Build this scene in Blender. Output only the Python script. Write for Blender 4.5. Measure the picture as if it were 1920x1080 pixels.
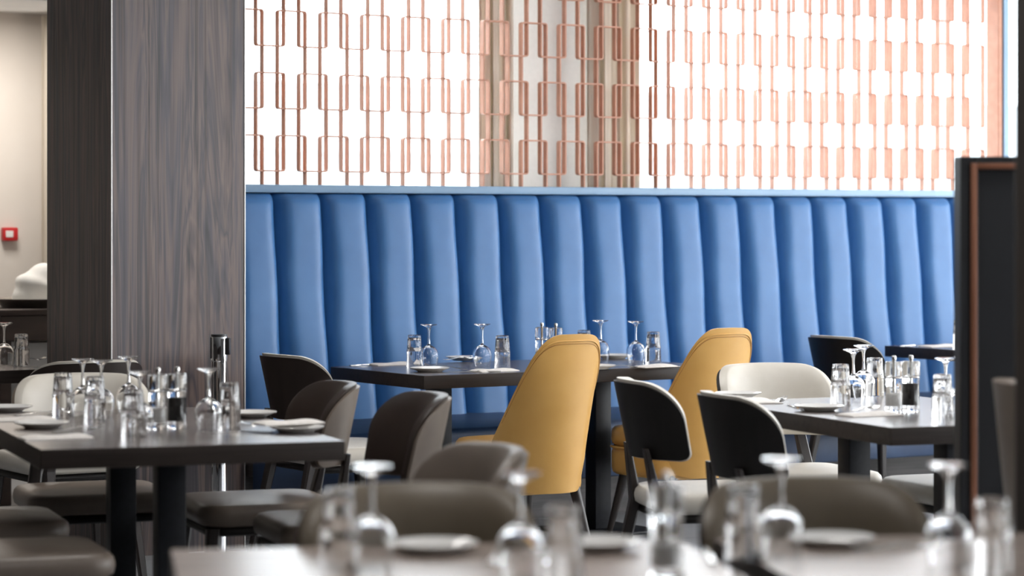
import bpy, bmesh, math, random
from mathutils import Vector, Matrix
random.seed(7)
S = bpy.context.scene
for o in list(bpy.data.objects):
    bpy.data.objects.remove(o, do_unlink=True)
COL = S.collection
PI = math.pi

# ------------------------------------------------------------------ camera
FPX = 4800.0            # focal length in pixels of the 1920 px frame
EYE = 1.38              # eye height
HOR = 416.0             # horizon row
cam_d = bpy.data.cameras.new('camera')
cam = bpy.data.objects.new('camera', cam_d)
COL.objects.link(cam)
S.camera = cam
cam.location = (0, 0, EYE)
cam.rotation_euler = (PI / 2, 0, 0)
cam_d.sensor_width = 36.0
cam_d.lens = 36.0 * FPX / 1920.0
cam_d.shift_y = -(540.0 - HOR) / 1920.0
cam_d.dof.use_dof = True
cam_d.dof.focus_distance = 10.1
cam_d.dof.aperture_fstop = 2.5
cam_d.clip_end = 200

# ------------------------------------------------------------------ world, light, exposure
world = bpy.data.worlds.new('overcast_sky')
S.world = world
world.use_nodes = True
wb = world.node_tree.nodes['Background']
wb.inputs['Color'].default_value = (0.93, 0.965, 1.0, 1)
wb.inputs['Strength'].default_value = 6.5
S.view_settings.view_transform = 'Standard'
S.view_settings.look = 'None'
S.view_settings.gamma = 1.0
S.view_settings.use_curve_mapping = False
S.view_settings.exposure = 0.45
S.cycles.max_bounces = 24
S.cycles.transmission_bounces = 24
S.cycles.transparent_max_bounces = 24

# room frame: u runs along the window wall, q runs towards it
TH = math.atan2(0.5387, 0.8425)
CT, ST = math.cos(TH), math.sin(TH)


def W(u, q, z=0.0):
    return Vector((u * CT - q * ST, u * ST + q * CT, z))


def u_at(px, q):
    """u coordinate on the plane q seen at picture column px"""
    x = (px - 960.0) / FPX
    d = q / (CT - ST * x)
    return d * (CT * x + ST)


# daylight from the glazed end wall and the glazed rear wall (window sized, in their openings)
def window_light(name, u0, q0, u1, q1, z0, z1, power, colour):
    ld = bpy.data.lights.new(name, 'AREA')
    ld.shape = 'RECTANGLE'
    a, b = W(u0, q0), W(u1, q1)
    ld.size = (b - a).length
    ld.size_y = z1 - z0
    ld.energy = power
    ld.color = colour
    o = bpy.data.objects.new(name, ld)
    COL.objects.link(o)
    o.location = (a + b) / 2 + Vector((0, 0, (z0 + z1) / 2))
    t = (b - a).normalized()
    nrm = Vector((t.y, -t.x, 0))       # light looks to the right of a->b
    o.rotation_euler = nrm.to_track_quat('-Z', 'Z').to_euler()
    return o


window_light('end_wall_daylight', 12.35, -1.0, 12.35, 9.6, 0.85, 2.6, 700, (0.93, 0.97, 1.0))
window_light('rear_wall_daylight', 8.0, -3.7, 11.5, -3.7, 0.9, 2.6, 60, (1.0, 0.97, 0.92))


# ------------------------------------------------------------------ materials
def srgb(r, g, b):
    def f(c):
        c /= 255.0
        return c / 12.92 if c <= 0.04045 else ((c + 0.055) / 1.055) ** 2.4
    return (f(r), f(g), f(b), 1)


def mat_base(name):
    m = bpy.data.materials.new(name)
    m.use_nodes = True
    nt = m.node_tree
    return m, nt, nt.nodes['Principled BSDF']


def noise_mat(name, c1, c2, rough=0.5, scale=(8, 8, 8), detail=4, metallic=0.0, bump=0.0, spec=0.5, bscale=None,
              coat=0.0, ramp=(0.35, 0.65)):
    m, nt, b = mat_base(name)
    N, L = nt.nodes, nt.links
    tc = N.new('ShaderNodeTexCoord')
    mp = N.new('ShaderNodeMapping')
    mp.inputs['Scale'].default_value = scale
    no = N.new('ShaderNodeTexNoise')
    no.inputs['Scale'].default_value = 1.0
    no.inputs['Detail'].default_value = detail
    cr = N.new('ShaderNodeValToRGB')
    cr.color_ramp.elements[0].color = c1
    cr.color_ramp.elements[1].color = c2
    cr.color_ramp.elements[0].position = ramp[0]
    cr.color_ramp.elements[1].position = ramp[1]
    L.new(tc.outputs['Object'], mp.inputs['Vector'])
    L.new(mp.outputs[0], no.inputs['Vector'])
    L.new(no.outputs['Fac'], cr.inputs['Fac'])
    L.new(cr.outputs['Color'], b.inputs['Base Color'])
    b.inputs['Roughness'].default_value = rough
    b.inputs['Metallic'].default_value = metallic
    b.inputs['Specular IOR Level'].default_value = spec
    b.inputs['Coat Weight'].default_value = coat
    if bump:
        n2 = N.new('ShaderNodeTexNoise')
        n2.inputs['Scale'].default_value = bscale or 150
        n2.inputs['Detail'].default_value = 3
        bp = N.new('ShaderNodeBump')
        bp.inputs['Strength'].default_value = bump
        bp.inputs['Distance'].default_value = 0.002
        L.new(tc.outputs['Object'], n2.inputs['Vector'])
        L.new(n2.outputs['Fac'], bp.inputs['Height'])
        L.new(bp.outputs[0], b.inputs['Normal'])
    return m


def wood_mat(name, stops, scale, rough=0.4, fine=0.35, spec=0.5, detail=6, dist=0.9):
    """streaky veneer: noise stretched along one axis, plus fine dark pore lines"""
    m, nt, b = mat_base(name)
    N, L = nt.nodes, nt.links
    tc = N.new('ShaderNodeTexCoord')
    mp = N.new('ShaderNodeMapping')
    mp.inputs['Scale'].default_value = scale
    L.new(tc.outputs['Object'], mp.inputs['Vector'])
    no = N.new('ShaderNodeTexNoise')
    no.inputs['Scale'].default_value = 1.0
    no.inputs['Detail'].default_value = detail
    no.inputs['Roughness'].default_value = 0.58
    no.inputs['Distortion'].default_value = dist
    L.new(mp.outputs[0], no.inputs['Vector'])
    cr = N.new('ShaderNodeValToRGB')
    e = cr.color_ramp.elements
    while len(e) > 1:
        e.remove(e[0])
    e[0].position, e[0].color = stops[0]
    for p, c in stops[1:]:
        k = e.new(p)
        k.color = c
    L.new(no.outputs['Fac'], cr.inputs['Fac'])
    mp2 = N.new('ShaderNodeMapping')
    mp2.inputs['Scale'].default_value = tuple(s * 5 if s > 2 else s * 1.6 for s in scale)
    L.new(tc.outputs['Object'], mp2.inputs['Vector'])
    n2 = N.new('ShaderNodeTexNoise')
    n2.inputs['Scale'].default_value = 1.0
    n2.inputs['Detail'].default_value = 3
    L.new(mp2.outputs[0], n2.inputs['Vector'])
    c2 = N.new('ShaderNodeValToRGB')
    c2.color_ramp.elements[0].position = 0.34
    c2.color_ramp.elements[0].color = (0.35, 0.33, 0.33, 1)
    c2.color_ramp.elements[1].position = 0.50
    c2.color_ramp.elements[1].color = (1, 1, 1, 1)
    L.new(n2.outputs['Fac'], c2.inputs['Fac'])
    mx = N.new('ShaderNodeMixRGB')
    mx.blend_type = 'MULTIPLY'
    mx.inputs['Fac'].default_value = fine
    L.new(cr.outputs['Color'], mx.inputs['Color1'])
    L.new(c2.outputs['Color'], mx.inputs['Color2'])
    L.new(mx.outputs['Color'], b.inputs['Base Color'])
    b.inputs['Roughness'].default_value = rough
    b.inputs['Specular IOR Level'].default_value = spec
    return m


def glass_mat(name, col=(1, 1, 1, 1), rough=0.0, ior=1.46):
    m, nt, b = mat_base(name)
    N, L = nt.nodes, nt.links
    no = N.new('ShaderNodeTexNoise')
    no.inputs['Scale'].default_value = 30
    mr = N.new('ShaderNodeMapRange')
    mr.inputs['To Min'].default_value = rough
    mr.inputs['To Max'].default_value = rough + 0.02
    L.new(no.outputs['Fac'], mr.inputs['Value'])
    L.new(mr.outputs[0], b.inputs['Roughness'])
    b.inputs['Base Color'].default_value = col
    b.inputs['Transmission Weight'].default_value = 1.0
    b.inputs['IOR'].default_value = ior
    return m


def pane_mat(name):
    m = bpy.data.materials.new(name)
    m.use_nodes = True
    nt = m.node_tree
    N, L = nt.nodes, nt.links
    N.clear()
    out = N.new('ShaderNodeOutputMaterial')
    tr = N.new('ShaderNodeBsdfTransparent')
    tr.inputs['Color'].default_value = (0.96, 0.98, 0.98, 1)
    gl = N.new('ShaderNodeBsdfGlossy')
    gl.inputs['Roughness'].default_value = 0.02
    lw = N.new('ShaderNodeLayerWeight')
    lw.inputs['Blend'].default_value = 0.15
    mx = N.new('ShaderNodeMixShader')
    L.new(lw.outputs['Fresnel'], mx.inputs['Fac'])
    L.new(tr.outputs[0], mx.inputs[1])
    L.new(gl.outputs[0], mx.inputs[2])
    L.new(mx.outputs[0], out.inputs['Surface'])
    return m


M = {}
M['blue_leather'] = noise_mat('blue_leather', srgb(56, 108, 164), srgb(64, 117, 173), 0.42, (5, 5, 5), 3, bump=0.10, bscale=220)
M['lit_blue_paint'] = noise_mat('lit_blue_paint', srgb(132, 162, 190), srgb(140, 170, 197), 0.4, (4, 4, 4))  # banquette blue, lightened to carry the window light from above
M['shaded_blue'] = noise_mat('shaded_blue_vinyl', srgb(34, 54, 84), srgb(42, 64, 96), 0.5, (6, 6, 6))  # banquette blue, darkened to carry the shade low down by the seat
M['yellow'] = noise_mat('mustard_leather', srgb(206, 158, 84), srgb(213, 166, 93), 0.42, (6, 6, 6), 3, bump=0.12, bscale=260)
M['yellow_stitch'] = noise_mat('mustard_piping', srgb(158, 112, 54), srgb(172, 124, 60), 0.5, (40, 40, 40))
M['cream'] = noise_mat('cream_leather', srgb(205, 198, 186), srgb(214, 208, 198), 0.42, (7, 7, 7), 3, bump=0.1, bscale=260)
M['taupe'] = noise_mat('taupe_leather', srgb(108, 96, 86), srgb(118, 106, 95), 0.42, (7, 7, 7), 3, bump=0.1, bscale=260)
M['olive'] = noise_mat('olive_taupe_leather', srgb(98, 87, 72), srgb(108, 97, 82), 0.42, (7, 7, 7), 3, bump=0.1, bscale=260)
M['brown'] = noise_mat('brown_leather', srgb(42, 31, 26), srgb(50, 38, 32), 0.42, (7, 7, 7), 3, bump=0.1, bscale=260)
M['black_shell'] = noise_mat('black_laminate', srgb(20, 18, 17), srgb(26, 23, 22), 0.5, (30, 30, 3), spec=.25)
M['brown_shell'] = noise_mat('dark_brown_laminate', srgb(34, 25, 21), srgb(41, 31, 27), 0.5, (30, 30, 3), spec=.3)
M['dark_leg'] = noise_mat('dark_stained_wood', srgb(34, 29, 28), srgb(46, 39, 37), 0.4, (40, 40, 4))
M['black_metal'] = noise_mat('black_powder_coat', srgb(16, 18, 23), srgb(22, 24, 30), 0.5, (60, 60, 60), spec=.3)
M['table_top'] = wood_mat('dark_table_veneer', [(0.3, srgb(36, 30, 27)), (0.55, srgb(50, 42, 38)), (0.75, srgb(42, 35, 32))],
                          (2.0, 30, 30), 0.5, 0.3, 0.25)
M['table_sheet'] = wood_mat('table_laminate', [(0.3, srgb(76, 68, 65)), (0.55, srgb(98, 89, 86)), (0.75, srgb(86, 78, 75))], (2.0, 30, 30), 0.25, 0.3, 0.6)
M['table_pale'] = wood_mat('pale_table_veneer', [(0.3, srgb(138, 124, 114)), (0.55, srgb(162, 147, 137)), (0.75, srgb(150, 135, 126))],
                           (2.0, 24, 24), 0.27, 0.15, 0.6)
M['column_wood'] = wood_mat('ebony_column_veneer',
                            [(0.30, srgb(44, 41, 45)), (0.42, srgb(84, 78, 83)), (0.49, srgb(115, 98, 93)),
                             (0.54, srgb(74, 69, 73)), (0.62, srgb(120, 102, 96)), (0.72, srgb(66, 60, 62))], (9, 9, 0.42), 0.36, 0.75, 0.5, 4, 1.6)
M['plinth_wood'] = wood_mat('dark_plinth_laminate', [(0.3, srgb(52, 48, 48)), (0.6, srgb(78, 72, 72))], (1.2, 1.2, 28), 0.45, 0.3)
M['copper'] = noise_mat('brushed_copper', srgb(196, 140, 114), srgb(206, 150, 124), 0.5, (20, 20, 20), metallic=0.0)
M['copper_dark'] = noise_mat('copper_brown_trim', srgb(120, 78, 58), srgb(138, 92, 70), 0.35, (20, 20, 4), metallic=0.3)
M['chrome'] = noise_mat('polished_chrome', srgb(214, 214, 216), srgb(226, 226, 228), 0.06, (3, 3, 3), metallic=1.0)
M['steel'] = noise_mat('cutlery_steel', srgb(205, 203, 200), srgb(222, 220, 216), 0.16, (30, 30, 30), metallic=1.0)
M['alu'] = noise_mat('satin_aluminium', srgb(190, 188, 186), srgb(205, 203, 200), 0.35, (30, 30, 2), metallic=0.8)
M['black_plastic'] = noise_mat('black_plastic', srgb(20, 20, 22), srgb(28, 28, 30), 0.4, (20, 20, 20))
M['porcelain'] = noise_mat('white_porcelain', srgb(232, 230, 226), srgb(240, 238, 235), 0.15, (5, 5, 5), coat=0.3)
M['linen'] = noise_mat('white_paper_napkin', srgb(232, 226, 220), srgb(242, 237, 232), 0.8, (40, 40, 40), bump=0.2, bscale=400)
M['white_cloth'] = noise_mat('white_cloth', srgb(228, 226, 222), srgb(238, 236, 232), 0.8, (10, 10, 10), bump=0.2, bscale=200)
M['silver'] = noise_mat('silver_tray', srgb(196, 194, 190), srgb(210, 208, 204), 0.25, (10, 10, 10), metallic=0.9)
M['glass'] = glass_mat('clear_glass')
M['acrylic'] = glass_mat('clear_acrylic', (0.98, 0.99, 1, 1), 0.01, 1.49)
M['pane'] = pane_mat('window_glass')
M['salt'] = noise_mat('coarse_salt', srgb(225, 222, 218), srgb(245, 243, 240), 0.7, (300, 300, 300))
M['pepper'] = noise_mat('black_peppercorns', srgb(18, 17, 17), srgb(46, 40, 36), 0.6, (220, 220, 220))
M['wall_cream'] = noise_mat('cream_plaster', srgb(222, 214, 206), srgb(228, 221, 214), 0.85, (2, 2, 2))
M['wall_white'] = noise_mat('white_plaster', srgb(222, 220, 217), srgb(230, 228, 225), 0.85, (2, 2, 2))
M['wall_dark'] = noise_mat('dark_wall_panel', srgb(70, 62, 58), srgb(82, 72, 67), 0.6, (3, 3, 14))
M['ceiling'] = noise_mat('white_ceiling_paint', srgb(232, 231, 229), srgb(238, 237, 235), 0.9, (2, 2, 2))
M['drape'] = noise_mat('beige_drape', srgb(224, 216, 204), srgb(232, 225, 214), 0.85, (60, 60, 4))
M['blind'] = noise_mat('pale_blind_cloth', srgb(226, 223, 219), srgb(232, 229, 225), 0.85, (40, 40, 40))
for _k, _c, _f in (('drape', srgb(226, 214, 194), 0.22), ('blind', srgb(232, 229, 226), 0.33)):    # thin cloth lets daylight through
    _nt = M[_k].node_tree
    _tr = _nt.nodes.new('ShaderNodeBsdfTranslucent')
    _tr.inputs['Color'].default_value = _c
    _mx = _nt.nodes.new('ShaderNodeMixShader')
    _mx.inputs['Fac'].default_value = _f
    _nt.links.new(_nt.nodes['Principled BSDF'].outputs[0], _mx.inputs[1])
    _nt.links.new(_tr.outputs[0], _mx.inputs[2])
    _nt.links.new(_mx.outputs[0], _nt.nodes['Material Output'].inputs['Surface'])
M['frame_white'] = noise_mat('white_window_frame', srgb(236, 238, 240), srgb(244, 245, 246), 0.4, (5, 5, 5))
M['tile'] = noise_mat('pale_floor_tile', srgb(158, 161, 166), srgb(170, 173, 178), 0.28, (3, 3, 3), 6)
M['grout'] = noise_mat('grey_grout', srgb(120, 120, 122), srgb(140, 140, 142), 0.9, (20, 20, 20))
M['red'] = noise_mat('red_plastic', srgb(188, 28, 34), srgb(200, 36, 40), 0.35, (10, 10, 10))
M['label_white'] = noise_mat('white_label', srgb(230, 226, 224), srgb(238, 235, 233), 0.5, (10, 10, 10))
M['counter'] = noise_mat('dark_counter_laminate', srgb(58, 46, 42), srgb(70, 56, 51), 0.45, (3, 3, 20))
M['crate'] = noise_mat('pale_grey_crate', srgb(186, 188, 190), srgb(198, 200, 202), 0.6, (8, 8, 8))
M['post_dark'] = noise_mat('dark_post_laminate', srgb(66, 60, 56), srgb(76, 70, 65), 0.5, (14, 14, 1))
M['black_panel'] = noise_mat('black_panel', srgb(24, 25, 28), srgb(30, 31, 34), 0.4, (5, 5, 5))
M['asphalt'] = noise_mat('pale_paving', srgb(200, 200, 198), srgb(215, 215, 213), 0.9, (1, 1, 1))
M['facade'] = noise_mat('pale_facade', srgb(168, 172, 176), srgb(180, 184, 188), 0.9, (0.4, 0.4, 0.4))


# ------------------------------------------------------------------ helpers
def tag(o, label=None, cat=None, group=None, kind=None):
    if label:
        o['label'] = label
    if cat:
        o['category'] = cat
    if group:
        o['group'] = group
    if kind:
        o['kind'] = kind
    return o


def empty(name, loc, rz=0.0):
    o = bpy.data.objects.new(name, None)
    COL.objects.link(o)
    o.location = loc
    o.rotation_euler = (0, 0, rz)
    o.empty_display_size = 0.1
    return o


def mk_mesh(name, v, f, smooth=True, sharp=35):
    me = bpy.data.meshes.new(name)
    me.from_pydata([tuple(p) for p in v], [], f)
    me.validate()
    bm = bmesh.new()
    bm.from_mesh(me)
    bmesh.ops.recalc_face_normals(bm, faces=bm.faces)
    bm.to_mesh(me)
    bm.free()
    if smooth:
        me.polygons.foreach_set('use_smooth', [True] * len(me.polygons))
        if sharp:
            me.set_sharp_from_angle(angle=math.radians(sharp))
    me.materials.append(None)
    return me


def inst(name, me, mat, parent=None, loc=None, rz=0.0):
    o = bpy.data.objects.new(name, me)
    COL.objects.link(o)
    o.material_slots[0].link = 'OBJECT'
    o.material_slots[0].material = M[mat] if isinstance(mat, str) else mat
    if parent:
        o.parent = parent
    if loc is not None:
        o.location = loc
    if rz:
        o.rotation_euler = (0, 0, rz)
    return o


def bm_mesh(name, bm, smooth=True, sharp=35):
    me = bpy.data.meshes.new(name)
    bm.to_mesh(me)
    bm.free()
    if smooth:
        me.polygons.foreach_set('use_smooth', [True] * len(me.polygons))
        me.set_sharp_from_angle(angle=math.radians(sharp))
    me.materials.append(None)
    return me


def box_mesh(name, x0, x1, y0, y1, z0, z1, bevel=0.0, seg=2):
    bm = bmesh.new()
    bmesh.ops.create_cube(bm, size=1.0)
    for v in bm.verts:
        v.co = Vector(((x0 + x1) / 2 + v.co.x * (x1 - x0), (y0 + y1) / 2 + v.co.y * (y1 - y0), (z0 + z1) / 2 + v.co.z * (z1 - z0)))
    if bevel:
        bmesh.ops.bevel(bm, geom=list(bm.edges), offset=bevel, segments=seg, profile=0.5, affect='EDGES')
    return bm_mesh(name, bm, smooth=bool(bevel), sharp=40)


def lathe(profile, seg=32, flute=None):
    """profile [(r,z)] revolved; flute(z, ang)->extra radius. open ends stay open unless r == 0"""
    v, f, rings = [], [], []
    for r, z in profile:
        if r <= 1e-6:
            rings.append([len(v)])
            v.append((0, 0, z))
        else:
            ring = []
            for i in range(seg):
                a = 2 * PI * i / seg
                rr = r + (flute(r, z, a) if flute else 0)
                ring.append(len(v))
                v.append((rr * math.cos(a), rr * math.sin(a), z))
            rings.append(ring)
    for A, B in zip(rings, rings[1:]):
        if len(A) == 1 and len(B) == 1:
            continue
        for i in range(seg):
            j = (i + 1) % seg
            if len(A) == 1:
                f.append((A[0], B[i], B[j]))
            elif len(B) == 1:
                f.append((A[i], B[0], A[j]))
            else:
                f.append((A[i], B[i], B[j], A[j]))
    return v, f


def tube(points, radii, seg=8, closed=False, cap=True):
    v, f = [], []
    n = len(points)
    prev = None
    for i, p in enumerate(points):
        p = Vector(p)
        a = Vector(points[i - 1]) if (i > 0 or closed) else p
        b = Vector(points[(i + 1) % n]) if (i < n - 1 or closed) else p
        t = (b - a).normalized()
        up = Vector((0, 0, 1)) if abs(t.z) < 0.95 else Vector((0, 1, 0))
        if prev is not None:
            x = (prev - t * prev.dot(t)).normalized()
        else:
            x = up.cross(t).normalized()
        prev = x
        y = t.cross(x)
        r = radii[i] if isinstance(radii, (list, tuple)) else radii
        for k in range(seg):
            an = 2 * PI * k / seg
            v.append(p + x * (r * math.cos(an)) + y * (r * math.sin(an)))
    m = n if closed else n - 1
    for i in range(m):
        for k in range(seg):
            a = i * seg + k
            b = i * seg + (k + 1) % seg
            c = ((i + 1) % n) * seg + (k + 1) % seg
            d = ((i + 1) % n) * seg + k
            f.append((a, b, c, d))
    if cap and not closed:
        f.append(tuple(range(seg)))
        f.append(tuple(range((n - 1) * seg, n * seg)))
    return v, f


def prism_bar(p0, p1, w0, d0, w1, d1, bev=0.2):
    """tapered bar with an eight sided (chamfered) section between two points, section axes x and y"""
    v, f = [], []
    for p, w, d in ((p0, w0, d0), (p1, w1, d1)):
        c = bev * min(w, d)
        for x, y in ((w / 2 - c, -d / 2), (w / 2, -d / 2 + c), (w / 2, d / 2 - c), (w / 2 - c, d / 2),
                     (-w / 2 + c, d / 2), (-w / 2, d / 2 - c), (-w / 2, -d / 2 + c), (-w / 2 + c, -d / 2)):
            v.append((p[0] + x, p[1] + y, p[2]))
    for i in range(8):
        j = (i + 1) % 8
        f.append((i, j, 8 + j, 8 + i))
    f.append(tuple(range(8)))
    f.append(tuple(range(8, 16)))
    return v, f


CACHE = {}


def cached(key, fn):
    if key not in CACHE:
        CACHE[key] = fn()
    return CACHE[key]


def struct(name, me, mat, loc=(0, 0, 0), rz=0.0, parent=None):
    o = inst(name, me, mat, parent, loc, rz)
    if parent is None:
        o['kind'] = 'structure'
    return o


# ------------------------------------------------------------------ setting: floor, ceiling, walls
# all of these are in the (u, q) frame of the room
def multi_box(name, parts):
    bm = bmesh.new()
    for (u0, u1, q0, q1, z0, z1) in parts:
        r = bmesh.ops.create_cube(bm, size=1.0)
        for v in r['verts']:
            v.co = Vector(((u0 + u1) / 2 + v.co.x * (u1 - u0), (q0 + q1) / 2 + v.co.y * (q1 - q0), (z0 + z1) / 2 + v.co.z * (z1 - z0)))
    return bm_mesh(name, bm, False)


ANX = 5.48                        # the far-left annex ends here
struct('floor', multi_box('floor', [(-9, 12.6, -4, 10.97, -0.06, -0.004), (-9, ANX, 10.97, 13.2, -0.06, -0.004)]), 'grout', rz=TH)
floor = bpy.data.objects['floor']
TS = 0.6
tile_me = box_mesh('floor_tile', -TS / 2 + .0015, TS / 2 - .0015, -TS / 2 + .0015, TS / 2 - .0015, -0.004, 0.0, 0.001, 1)
tiles = []
for i in range(-12, 22):
    for j in range(-7, 35):
        u, q = (i + .5) * TS, (j + .5) * TS
        p = W(u, q)
        if q > 10.9 and u > ANX - .2:
            continue
        if p.y < 4.2 or abs(p.x) > 0.2 * p.y + 0.8 + 0.02 or p.y > 17.5:
            continue
        tiles.append((p.y, u, q))
tiles.sort()
for k, (d, u, q) in enumerate(tiles[:300]):
    inst('floor_tile', tile_me, 'tile', floor, (u, q, 0))
rest = []
inside = set((round(u, 3), round(q, 3)) for d, u, q in tiles[:300])
vv, ff = [], []
for i in range(-15, 22):
    for j in range(-7, 35):
        u, q = (i + .5) * TS, (j + .5) * TS
        if (round(u, 3), round(q, 3)) in inside or (q > 10.6 and u > ANX - .3) or q > 12.9 or u > 12.4:
            continue
        b = len(vv)
        h = TS / 2 - .0015
        vv += [(u - h, q - h, 0), (u + h, q - h, 0), (u + h, q + h, 0), (u - h, q + h, 0)]
        ff.append((b, b + 1, b + 2, b + 3))
o = inst('outer_floor_tiles', mk_mesh('outer_floor_tiles', vv, ff, False), 'tile', floor)
o['kind'] = 'stuff'

CEIL = 2.80
struct('ceiling', multi_box('ceiling', [(-9, 12.6, -4, 10.97, CEIL, CEIL + .15), (-9, ANX, 10.97, 13.2, CEIL, CEIL + .15), (-9, ANX - .04, 11.3, 13.0, 2.50, CEIL)]), 'ceiling', rz=TH)

WQ = 10.72                       # inner face of the window wall
PU0, PU1 = u_at(1034, WQ), u_at(1054, WQ)      # slim pier between the two windows
WEND = 12.6


def wall_pieces(name, parts, mat):
    return struct(name, multi_box(name, parts), mat, rz=TH)


wall_pieces('wall_back', [(4.80, WEND, WQ, WQ + .25, 0, 1.30), (PU0, PU1, WQ, WQ + .25, 1.30, CEIL),
                          (4.80, WEND, WQ, WQ + .25, 2.74, CEIL)], 'wall_white')
# far room beyond the column
wall_pieces('wall_far', [(-9, ANX, 13.0, 13.2, 0, CEIL), (ANX - .04, ANX, 10.97, 13.0, 0, CEIL)], 'wall_cream')
wall_pieces('wall_left', [(-9, -8.8, -4, 13.2, 0, CEIL)], 'wall_dark')
# glazed end wall: sill, lintel, mullions
wall_pieces('wall_right', [(12.4, 12.6, -4, 10.7, 0, 0.85), (12.4, 12.6, -4, 10.7, 2.6, CEIL), (12.4, 12.6, 9.7, 10.75, .85, 2.6)] +
            [(12.4, 12.6, -4 + 2.75 * k, -3.8 + 2.75 * k, 0.85, 2.6) for k in range(5)], 'wall_white')
wall_pieces('wall_rear', [(-9, 8, -4, -3.8, 0, CEIL), (8, 12.6, -4, -3.8, 0, 0.9), (8, 12.6, -4, -3.8, 2.6, CEIL), (11.5, 12.6, -4, -3.8, .9, 2.6)], 'wall_dark')

# windows behind the lattice
for n, (u0, u1) in enumerate(((4.86, PU0), (PU1, 12.4))):
    wr = empty('window_%d' % (n + 1), W((u0 + u1) / 2, WQ + .1, 1.30), TH)
    wr['kind'] = 'structure'
    hw = (u1 - u0) / 2
    t = 0.045
    bm = bmesh.new()
    for (a, b, c, d) in ((-hw, hw, 0, t), (-hw, hw, 1.44 - t, 1.44), (-hw, -hw + t, t, 1.44 - t), (hw - t, hw, t, 1.44 - t)):
        r = bmesh.ops.create_cube(bm, size=1.0)
        for v in r['verts']:
            v.co = Vector(((a + b) / 2 + v.co.x * (b - a), v.co.y * 0.06, (c + d) / 2 + v.co.z * (d - c)))
    inst('window_frame', bm_mesh('window_frame', bm, False), 'frame_white', wr)
    npane = 1 if n == 0 else 2
    for k in range(npane):
        a = -hw + t + k * (2 * hw - 2 * t) / npane
        b = -hw + t + (k + 1) * (2 * hw - 2 * t) / npane
        inst('pane', box_mesh('pane', a + .004, b - .004, -0.002, 0.002, t, 1.44 - t), 'pane', wr)
        if k:
            inst('mullion', box_mesh('mullion', a - .02, a + .02, -.03, .03, t, 1.44 - t, 0.004, 1), 'frame_white', wr)

# outside: paving and a pale building across the street
struct('outside_ground', box_mesh('outside_ground', -30, 50, 11.2, 90, -0.3, -0.2), 'asphalt', rz=TH)
bl = empty('neighbouring_building', W(24, 46, -0.2), TH)
tag(bl, 'pale low building across the street, washed out behind the copper lattice', 'building')
inst('wall', box_mesh('wall', -26, 30, 0, 5, 0, 3.0), 'facade', bl)
inst('roof_parapet', box_mesh('roof_parapet', -26.3, 30.3, -0.4, 5.3, 3.0, 4.4), 'facade', bl)

# ------------------------------------------------------------------ clad column
CU0, CQ0 = 4.27, 9.73
CW, CD = 0.613, 0.68
cr = empty('clad_column', W(CU0, CQ0), TH)
tag(cr, 'tall square column clad in streaky ebony wood veneer beside the blue banquette', 'column', kind='structure')
inst('core', box_mesh('core', .012, CW - .012, .012, CD - .012, 0, CEIL), 'wall_dark', cr)
inst('front_panel', box_mesh('front_panel', .004, CW - .006, 0, .012, 0, CEIL), 'column_wood', cr)
inst('side_panel', box_mesh('side_panel', 0, .012, .004, CD, 0, CEIL), 'column_wood', cr)
inst('side_panel', box_mesh('side_panel2', CW - .012, CW, .004, CD, 0, CEIL), 'column_wood', cr)
for nm, x in (('a', -0.001), ('b', CW - .006)):
    inst('corner_trim', box_mesh('corner_trim_' + nm, x, x + .006, -.003, .004, 0, CEIL, .001, 1), 'alu', cr)

# ------------------------------------------------------------------ banquette
BU0, BU1 = 4.90, 9.86
bq = empty('banquette', W(BU0, 9.58), TH)
tag(bq, 'long blue leather banquette with a tall back of vertical padded channels', 'banquette')
QT, QB = 10.475 - 9.58, 10.36 - 9.58          # seam plane at top and at seat
PWID = 0.2418
ZS, ZT = 0.44, 1.512


def channel_mesh(seed):
    rnd = random.Random(seed)
    ph, am = rnd.uniform(0, 6), rnd.uniform(.002, .005)
    nu, nv = 18, 26
    v, f = [], []
    for j in range(nv + 1):
        t = j / nv
        z = ZS + (ZT - ZS) * t
        if j >= nv - 5:                        # roll the top over
            k = (j - (nv - 5)) / 5.0
            z = ZT - 0.05 + 0.05 * math.sin(k * PI / 2)
            roll = math.cos(k * PI / 2) ** 0.8
        else:
            z = ZS + (ZT - 0.05 - ZS) * (j / (nv - 5))
            roll = 1.0
        tt = (z - ZS) / (ZT - ZS)
        yb = QB + (QT - QB) * (tt ** 0.85)
        for i in range(nu + 1):
            s = i / nu
            e = abs(2 * s - 1)
            b = 0.080 * (1 - e ** 5) * (0.25 + 0.75 * roll) + 0.004 * math.sin(9 * tt + ph) * (1 - e ** 2)
            x = s * PWID + am * math.sin(11 * tt + ph) * (1 - abs(2 * s - 1) ** 8)
            yy = yb - b + (1 - roll) * 0.035
            v.append((x, yy, z))
    w = nu + 1
    for j in range(nv):
        for i in range(nu):
            a = j * w + i
            f.append((a, a + 1, a + w + 1, a + w))
    # close behind
    b0 = len(v)
    for j in (0, nv):
        for i in (0, nu):
            p = v[j * w + i]
            v.append((p[0], QT + .06, p[2]))
    f.append(tuple(range(nv * w, nv * w + w)) + (b0 + 3, b0 + 2))
    return mk_mesh('back_channel', v, f, True, 60)


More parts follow.
